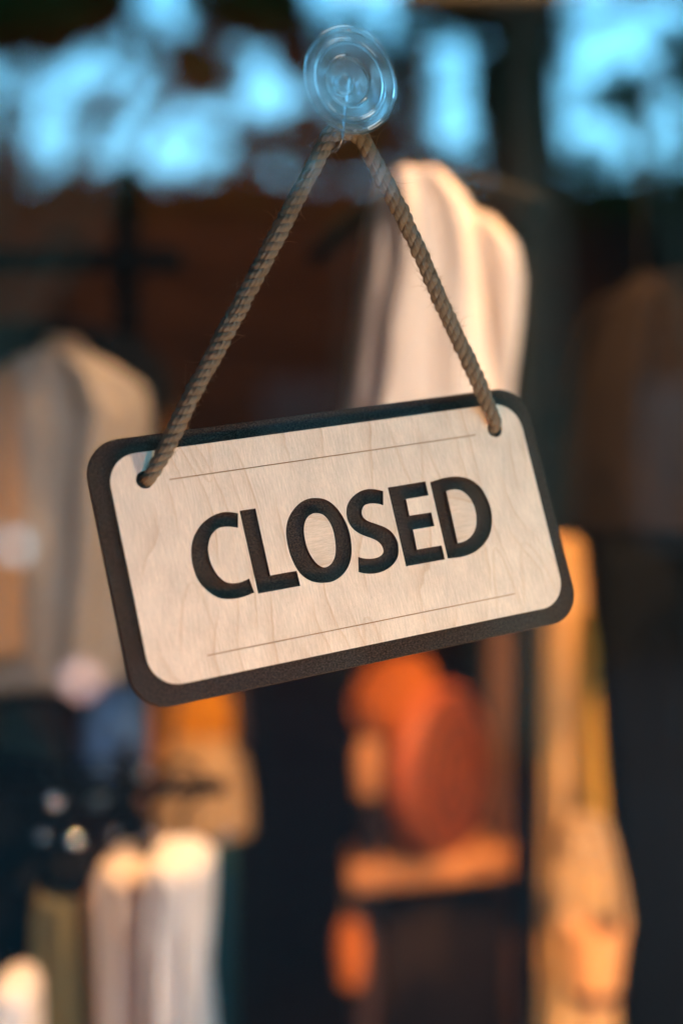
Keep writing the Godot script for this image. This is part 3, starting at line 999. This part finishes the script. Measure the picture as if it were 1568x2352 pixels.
func hanger(px: float, rail_y: float, depth: float, top_py: float, m: Material, label: String, turn := 0.0, half := 0.2) -> void:
	# a hanger hooked over a rail; its arms run along the view unless turned
	var at := spot(px, top_py, depth)
	var h := thing("hanger", label, "hanger", at, YAW + turn)
	var up := rail_y - at.y
	var pts := []
	pts.append(Vector3(0, -0.01, 0))
	pts.append(Vector3(0, up * 0.6, 0))
	for i in 9:
		var a := -PI * 0.35 + PI * 1.25 * i / 8.0
		pts.append(Vector3(cos(a) * 0.018, up + 0.004 + sin(a) * 0.018, 0))
	part("hook", sweep(smooth_path(pts, 0.003), 0.0022, 8), m, h)
	part("arm", sweep(smooth_path([Vector3(0, -half * 0.32, half), Vector3(0, -half * 0.12, half * 0.55), Vector3(0, 0, 0), Vector3(0, -half * 0.12, -half * 0.55), Vector3(0, -half * 0.32, -half)], 0.01), 0.009, 10), m, h)


func garment(called: String, label: String, category: String, depth: float, rows: Array, thick: float, folds: int, amp: float, m: Material, sd: int, group := "") -> Node3D:
	# a hanging piece of clothing: rows of [py, left px, right px]; a flattened tube with running folds
	var mid_x: float = (rows[-1][1] + rows[-1][2]) / 2.0
	var at := spot(mid_x, rows[0][0], depth)
	var g := thing(called, label, category, at, YAW, group)
	part("body", drape(rows, mid_x, rows[0][0], depth, thick, folds, amp, sd), m, g)
	return g

func drape(rows: Array, x0: float, y0: float, depth: float, thick: float, folds: int, amp: float, sd: int) -> ArrayMesh:
	var nz := FastNoiseLite.new()
	nz.seed = sd
	nz.frequency = 1.0
	var k := depth / FOCAL
	var rings := []
	var n := 72
	var steps := 40
	for s in steps + 1:
		var f := float(s) / steps * (rows.size() - 1)
		var i := int(min(f, rows.size() - 2))
		var t := f - i
		t = t * t * (3.0 - 2.0 * t) * 0.5 + t * 0.5
		var y: float = lerp(rows[i][0], rows[i + 1][0], t)
		var xl: float = lerp(rows[i][1], rows[i + 1][1], t)
		var xr: float = lerp(rows[i][2], rows[i + 1][2], t)
		var grow := clampf(float(s) / steps * 3.0, 0.15, 1.0)
		var ring := PackedVector3Array()
		for j in n:
			var a := TAU * j / n
			var fold: float = sin(a * folds + nz.get_noise_1d(s * 0.03) * 3.0 + sd) * 0.6 + nz.get_noise_2d(cos(a) * 2.5 + sd, sin(a) * 2.5 + s * 0.02) * 0.9
			var r := 1.0 + amp * fold * grow
			var ca := signf(cos(a)) * pow(absf(cos(a)), 0.75)
			var sa := signf(sin(a)) * pow(absf(sin(a)), 0.75)
			ring.append(Vector3(((xl + xr) / 2.0 - x0 + ca * (xr - xl) / 2.0 * (1.0 + (r - 1.0) * 0.3)) * k, (y0 - y) * k, sa * thick * r * clampf(0.3 + float(s) / steps * 4.0, 0.3, 1.0)))
		rings.append(ring)
	return grid_mesh(rings)


func build_clothes() -> void:
	# right rack
	var w := garment("draped_dress", "long off white dress draped on the rack beside the black upright", "dress", 1.08, [[424, 895, 970], [448, 868, 1015], [498, 850, 1065], [576, 838, 1090], [700, 822, 1105], [850, 806, 1120], [960, 792, 1135], [1180, 782, 1140]], 0.10, 9, 0.10, mats.cream_linen, 3)
	part("sleeve", drape([[488, 1015, 1075], [528, 1028, 1128], [583, 1055, 1180], [655, 1082, 1192], [760, 1092, 1186], [900, 1095, 1168], [1020, 1094, 1158]], 961, 424, 1.08, 0.06, 5, 0.06, 8), mats.cream_linen, w, Vector3(0, 0, 0.0))
	hanger(960, 1.90, 1.12, 420, mats.black_metal, "black hanger inside the off white dress", 0.7, 0.13)
	garment("jacket", "dark brown jacket with sloping shoulder on the far right", "jacket", 1.30, [[650, 1450, 1510], [680, 1390, 1600], [730, 1345, 1680], [900, 1310, 1720], [1080, 1290, 1740], [1222, 1285, 1745]], 0.13, 7, 0.10, mats.brown_wool, 5)
	hanger(1470, 1.90, 1.30, 650, mats.black_metal, "black hanger inside the dark brown jacket", 0.0, 0.12)
	garment("trousers", "near black trousers hanging under the dark brown jacket", "trousers", 1.78, [[1238, 1370, 1760], [1300, 1365, 1760], [1600, 1370, 1765], [1900, 1378, 1770], [2460, 1395, 1780]], 0.09, 5, 0.10, mats.navy_wool, 6)
	garment("long_coat", "camel coat hanging between the black upright and the dark trousers", "coat", 1.62, [[1225, 1245, 1300], [1250, 1232, 1326], [1500, 1230, 1352], [1800, 1226, 1376], [2100, 1218, 1396], [2460, 1208, 1420]], 0.06, 10, 0.10, mats.camel_wool, 7)
	garment("scarf", "yellow ochre scarf hanging along the camel coat edge", "scarf", 1.56, [[1400, 1325, 1345], [1480, 1322, 1358], [1650, 1322, 1370], [1850, 1330, 1386], [1930, 1334, 1390]], 0.03, 4, 0.12, mats.ochre_wool, 9)
	hanger(1272, 1.60, 1.64, 1205, mats.black_metal, "black hanger inside the camel coat", 0.0, 0.06)
	hanger(1565, 1.60, 1.66, 1235, mats.black_metal, "black hanger holding the near black trousers", 0.0, 0.08)
	# left rack, upper rail
	var s := garment("shirt", "pale cream shirt hanging on the left rack in front of a black jacket", "shirt", 1.22, [[800, 110, 190], [840, 60, 265], [880, -10, 325], [960, -80, 345], [1150, -110, 330], [1350, -120, 312], [1560, -125, 300]], 0.10, 8, 0.14, mats.oatmeal_linen, 12)
	part("collar", drape([[778, 120, 180], [800, 105, 196], [830, 95, 210]], 87, 800, 1.22, 0.05, 3, 0.05, 13), mats.taupe_linen, s)
	part("sleeve", drape([[870, 20, 90], [950, -10, 110], [1200, -30, 118], [1480, -30, 110]], 87, 800, 1.22, 0.04, 4, 0.10, 14), mats.taupe_linen, s, Vector3(0, 0, 0.10))
	hanger(150, 1.73, 1.28, 800, mats.black_metal, "black hanger inside the pale cream shirt", 0.0, 0.13)
	garment("jacket", "black jacket on the left rack behind the pale shirt", "jacket", 1.38, [[745, 60, 200], [790, -80, 330], [860, -200, 392], [1000, -220, 380], [1500, -220, 330]], 0.12, 7, 0.08, mats.black_wool, 15)
	garment("sweater", "mustard yellow sweater peeking out behind the pale shirt", "sweater", 1.52, [[850, 270, 330], [890, 240, 388], [1000, 230, 400], [1300, 230, 385], [1500, 230, 370]], 0.08, 6, 0.08, mats.mustard_wool, 16)
	garment("shorts", "blue denim shorts below the pale shirt", "shorts", 1.45, [[1545, 205, 330], [1600, 195, 335], [1700, 188, 338], [1760, 186, 340]], 0.06, 5, 0.10, mats.blue_denim, 17)
	garment("towel", "greyish white folded towel under the blue shorts", "towel", 1.50, [[1735, 215, 320], [1765, 195, 335], [1800, 195, 340], [1825, 200, 335]], 0.06, 4, 0.08, mats.white_cotton, 18)
	garment("skirt", "taupe skirt at the frame side of the left rack", "skirt", 1.5, [[1590, 20, 120], [1650, 10, 150], [1790, -20, 165], [1860, -20, 170]], 0.06, 6, 0.14, mats.taupe_linen, 19)
	# left rack, lower chrome rail
	garment("blouse", "bright white blouse hanging next to the dark teal skirt", "blouse", 1.14, [[1948, 375, 425], [1958, 352, 462], [1980, 342, 490], [2100, 336, 488], [2250, 340, 480], [2460, 336, 496]], 0.06, 11, 0.22, mats.white_cotton, 20)
	garment("blouse", "cream blouse hanging between the camel scarf and the bright white blouse", "blouse", 1.18, [[1962, 268, 318], [1974, 240, 352], [2000, 228, 380], [2120, 236, 372], [2460, 244, 376]], 0.06, 10, 0.22, mats.cream_linen, 41)
	garment("scarf", "camel scarf hanging next to the bright white blouse", "scarf", 1.19, [[2010, 212, 250], [2060, 208, 262], [2250, 222, 268], [2460, 232, 275]], 0.05, 3, 0.10, mats.beige_canvas, 21)
	garment("trousers", "olive trousers hanging from the black lower rail", "trousers", 1.22, [[1990, 110, 215], [2050, 98, 228], [2250, 92, 240], [2460, 95, 255]], 0.08, 5, 0.10, mats.olive_cotton, 22)
	garment("coat", "black coat hanging at the end of the black lower rail", "coat", 1.28, [[1740, -60, 40], [1800, -120, 85], [1950, -160, 125], [2200, -160, 130], [2460, -160, 120]], 0.10, 6, 0.08, mats.black_wool, 23)
	garment("vest", "small white vest in front of the black coat", "vest", 1.10, [[2235, 10, 60], [2275, -20, 88], [2460, -20, 95]], 0.04, 5, 0.10, mats.white_cotton, 24)
	garment("skirt", "dark teal skirt beside the bright white blouse", "skirt", 1.3, [[1945, 455, 525], [2000, 450, 540], [2200, 455, 540], [2460, 460, 545]], 0.06, 5, 0.10, mats.teal_wool, 25)
	var hx := [330.0, 170.0, 232.0, 40.0, 128.0, 95.0, 420.0]
	var what := ["bright white blouse", "olive trousers", "camel scarf", "black coat", "olive trousers' second leg", "black coat's lining", "dark teal skirt"]
	for i in hx.size():
		hanger(hx[i], 1.268, 1.20, 1960, mats.black_metal, "black hanger on the lower rail above the " + what[i], 0.3 * sin(i * 2.0), 0.05)
	for a in [[125, 1842, 0.0075], [95, 1922, 0.005], [168, 1932, 0.0075], [150, 2005, 0.004], [176, 2012, 0.004], [200, 1998, 0.004], [262, 1915, 0.004], [345, 1918, 0.004], [415, 1925, 0.004], [520, 1915, 0.004]]:  # beads added to make glints in place of the metal hanger hooks
		var ball := SphereMesh.new()
		ball.radius = a[2]
		ball.height = a[2] * 2.0
		var bt := thing("glint_bead", ("large shiny" if a[2] > 0.006 else "mid sized" if a[2] > 0.0045 else "tiny") + " chrome bead added to make a glint like hanger metal", "bead", spot(a[0], a[1], 1.19), 0.0, "added glint beads on the lower rail")
		part("ball", ball, mats.chrome, bt)
		part("thread", sweep(PackedVector3Array([Vector3.ZERO, Vector3(0, 1.265 - bt.position.y, 0)]), 0.0006, 5), mats.black_metal, bt)
	# tote bag and yellow bundle
	var t := garment("tote_bag", "beige canvas tote bag hanging left of the wooden shelf", "bag", 1.85, [[1700, 400, 530], [1740, 372, 556], [1830, 352, 572], [1905, 350, 575]], 0.06, 4, 0.06, mats.beige_canvas, 26)
	part("handle", sweep(smooth_path([Vector3(-0.04, -0.01, 0.02), Vector3(-0.03, 0.07, 0.02), Vector3(0.01, 0.09, 0.02), Vector3(0.045, 0.07, 0.02), Vector3(0.05, -0.01, 0.02)], 0.006), 0.007, 8), mats.dark_leather, t)
	garment("sweater", "mustard yellow sweater hanging behind the beige tote bag", "sweater", 2.0, [[1570, 400, 500], [1610, 345, 545], [1680, 330, 560], [1800, 325, 420], [1830, 330, 400]], 0.07, 6, 0.10, mats.mustard_wool, 27)


func build_shelf() -> void:
	var d := 1.80
	var foot := spot(985, 1176, d)
	var r := thing("ladder_shelf", "wooden ladder shelf with a thick plank behind the black upright", "shelf", Vector3(foot.x, 0, foot.z), YAW)
	var k := d / FOCAL
	var pl := func(px: float, py: float) -> Vector3: return Vector3((px - 985.0) * k, 1.5 + (1176.0 - py) * k, 0.0)
	part("upright", sweep(PackedVector3Array([Vector3((775.0 - 985.0) * k, 0.0, 0.05), pl.call(868, 1690)]), 0.017, 12), mats.dark_leather, r)  # dark colour puts the shade on this wooden upright into its material
	part("upright", sweep(PackedVector3Array([Vector3((1165.0 - 985.0) * k, 0.0, -0.02), pl.call(1152, 1440)]), 0.019, 12), mats.brown_wood, r)
	var a: Vector3 = pl.call(800, 1995)
	var b: Vector3 = pl.call(1195, 1955)
	part("plank", slab(Vector3(a.distance_to(b), 0.030, 0.14), 0.006), mats.shelf_wood, r, (a + b) / 2.0 + Vector3(0, 0, 0.0)).rotation.z = atan2(b.y - a.y, b.x - a.x)
	for f in [[846, 1765, 0.018, 0.07, "ochre"], [806, 2190, 0.019, 0.08, "orange"]]:
		var ch := thing("leather_charm", f[4] + " leather charm hanging from the shelf upright", "charm", spot(f[0], f[1], d - 0.09), YAW, "leather charms on the shelf upright")
		var hh: float = f[3] / 2.0
		part("body", lathe(rounded_profile([Vector2(0, -hh), Vector2(f[2] * 0.75, -hh), Vector2(f[2], hh * 0.2), Vector2(f[2] * 0.7, hh), Vector2(0, hh)], 0.02), 32), mats.orange_felt if f[4] == "orange" else mats.shelf_wood, ch)
		part("loop", sweep(smooth_path([Vector3(-0.005, hh, 0), Vector3(-0.004, hh + 0.02, -0.02), Vector3(0, hh + 0.03, -0.06), Vector3(0.004, hh + 0.02, -0.02), Vector3(0.005, hh, 0)], 0.004), 0.0025, 6), mats.dark_leather, ch)
	var top_y: float = pl.call(1000, 2040).y
	var bx := thing("wooden_box", "tall dark brown wooden box standing under the shelf plank", "box", Vector3(foot.x, 0, foot.z) + view * Vector3((1015.0 - 985.0) * k, 0, -0.02), YAW)
	part("body", slab(Vector3(0.152, top_y - 0.02, 0.12), 0.004), mats.dark_box, bx, Vector3(0, (top_y - 0.02) / 2.0, 0))
	part("lid", slab(Vector3(0.158, 0.018, 0.126), 0.004), mats.dark_box, bx, Vector3(0, top_y - 0.01, 0))
	# round terracotta bag standing on the plank
	var bag_at := spot(1015, 1772, d - 0.02)
	var bag := thing("round_bag", "round terracotta leather bag standing on the wooden plank", "bag", bag_at, YAW)
	var prof := rounded_profile([Vector2(0, -0.02), Vector2(0.095, -0.018), Vector2(0.108, -0.012), Vector2(0.108, 0.012), Vector2(0.095, 0.018), Vector2(0, 0.02)], 0.012)
	var o := part("body", lathe(prof, 48), mats.terracotta_leather, bag)
	o.basis = Basis(Vector3.UP, deg_to_rad(57)) * Basis(Vector3.RIGHT, PI / 2)
	var st := part("seam", lathe(rounded_profile([Vector2(0.096, 0.0195), Vector2(0.099, 0.0195), Vector2(0.099, 0.016), Vector2(0.096, 0.016)], 0.001), 48), mats.dark_leather, bag)
	st.basis = o.basis
	for q in [0.035, 0.066]:
		part("seam", lathe(rounded_profile([Vector2(q, 0.0215), Vector2(q + 0.004, 0.0215), Vector2(q + 0.004, 0.017), Vector2(q, 0.017)], 0.001), 48), mats.dark_leather, bag).basis = o.basis
	# orange felt beret on the end of the ladder's upright
	var hat := thing("felt_beret", "bright orange felt beret hung on the ladder shelf upright", "beret", spot(905, 1598, d + 0.03), YAW)
	var hp := [Vector2(0.0, 0.026), Vector2(0.035, 0.024), Vector2(0.062, 0.008), Vector2(0.060, -0.004), Vector2(0.036, -0.014), Vector2(0.034, -0.026), Vector2(0.031, -0.026), Vector2(0.032, -0.012), Vector2(0.054, 0.0), Vector2(0.033, 0.018), Vector2(0.0, 0.021)]
	var hb := Basis(Vector3.BACK, deg_to_rad(42)) * Basis(Vector3.RIGHT, deg_to_rad(38))
	part("crown", lathe(rounded_profile(hp, 0.008), 48), mats.orange_felt, hat).basis = hb
	part("stalk", sweep(PackedVector3Array([hb * Vector3(0, 0.024, 0), hb * Vector3(0.002, 0.034, 0)]), 0.002, 8), mats.orange_felt, hat)
	# straw basket bag with a cream strap in front of the camel coat
	var bk_at := spot(1362, 2225, 1.45)
	var bk := thing("straw_bag", "small straw basket bag with dark woven band in front of the camel coat", "bag", bk_at, YAW)
	var bp := rounded_profile([Vector2(0, -0.045), Vector2(0.022, -0.045), Vector2(0.034, 0.045), Vector2(0.030, 0.045), Vector2(0.019, -0.04), Vector2(0, -0.04)], 0.003)
	part("basket", lathe(bp, 40), mats.straw, bk)
	part("band", lathe(rounded_profile([Vector2(0.0255, -0.028), Vector2(0.0275, -0.028), Vector2(0.029, -0.018), Vector2(0.027, -0.018)], 0.0005), 40), mats.dark_leather, bk)
	part("strap", sweep(smooth_path([Vector3(-0.028, 0.04, 0), Vector3(-0.024, 0.10, 0), Vector3(-0.012, 0.145, 0), Vector3(0.008, 0.145, 0), Vector3(0.022, 0.09, 0), Vector3(0.03, 0.04, 0)], 0.004), 0.007, 10), mats.beige_canvas, bk)
	var bd := thing("knitted_cap", "small beige knitted cap above the straw basket bag", "cap", spot(1340, 1925, 1.47), YAW)
	part("dome", lathe(rounded_profile([Vector2(0, 0.028), Vector2(0.017, 0.024), Vector2(0.026, 0.006), Vector2(0.027, -0.022), Vector2(0.023, -0.022), Vector2(0.022, 0.004), Vector2(0.014, 0.019), Vector2(0, 0.023)], 0.005), 40), mats.beige_canvas, bd)
	part("brim", lathe(rounded_profile([Vector2(0.0255, -0.024), Vector2(0.030, -0.024), Vector2(0.031, -0.010), Vector2(0.0268, -0.010)], 0.002), 40), mats.beige_canvas, bd)
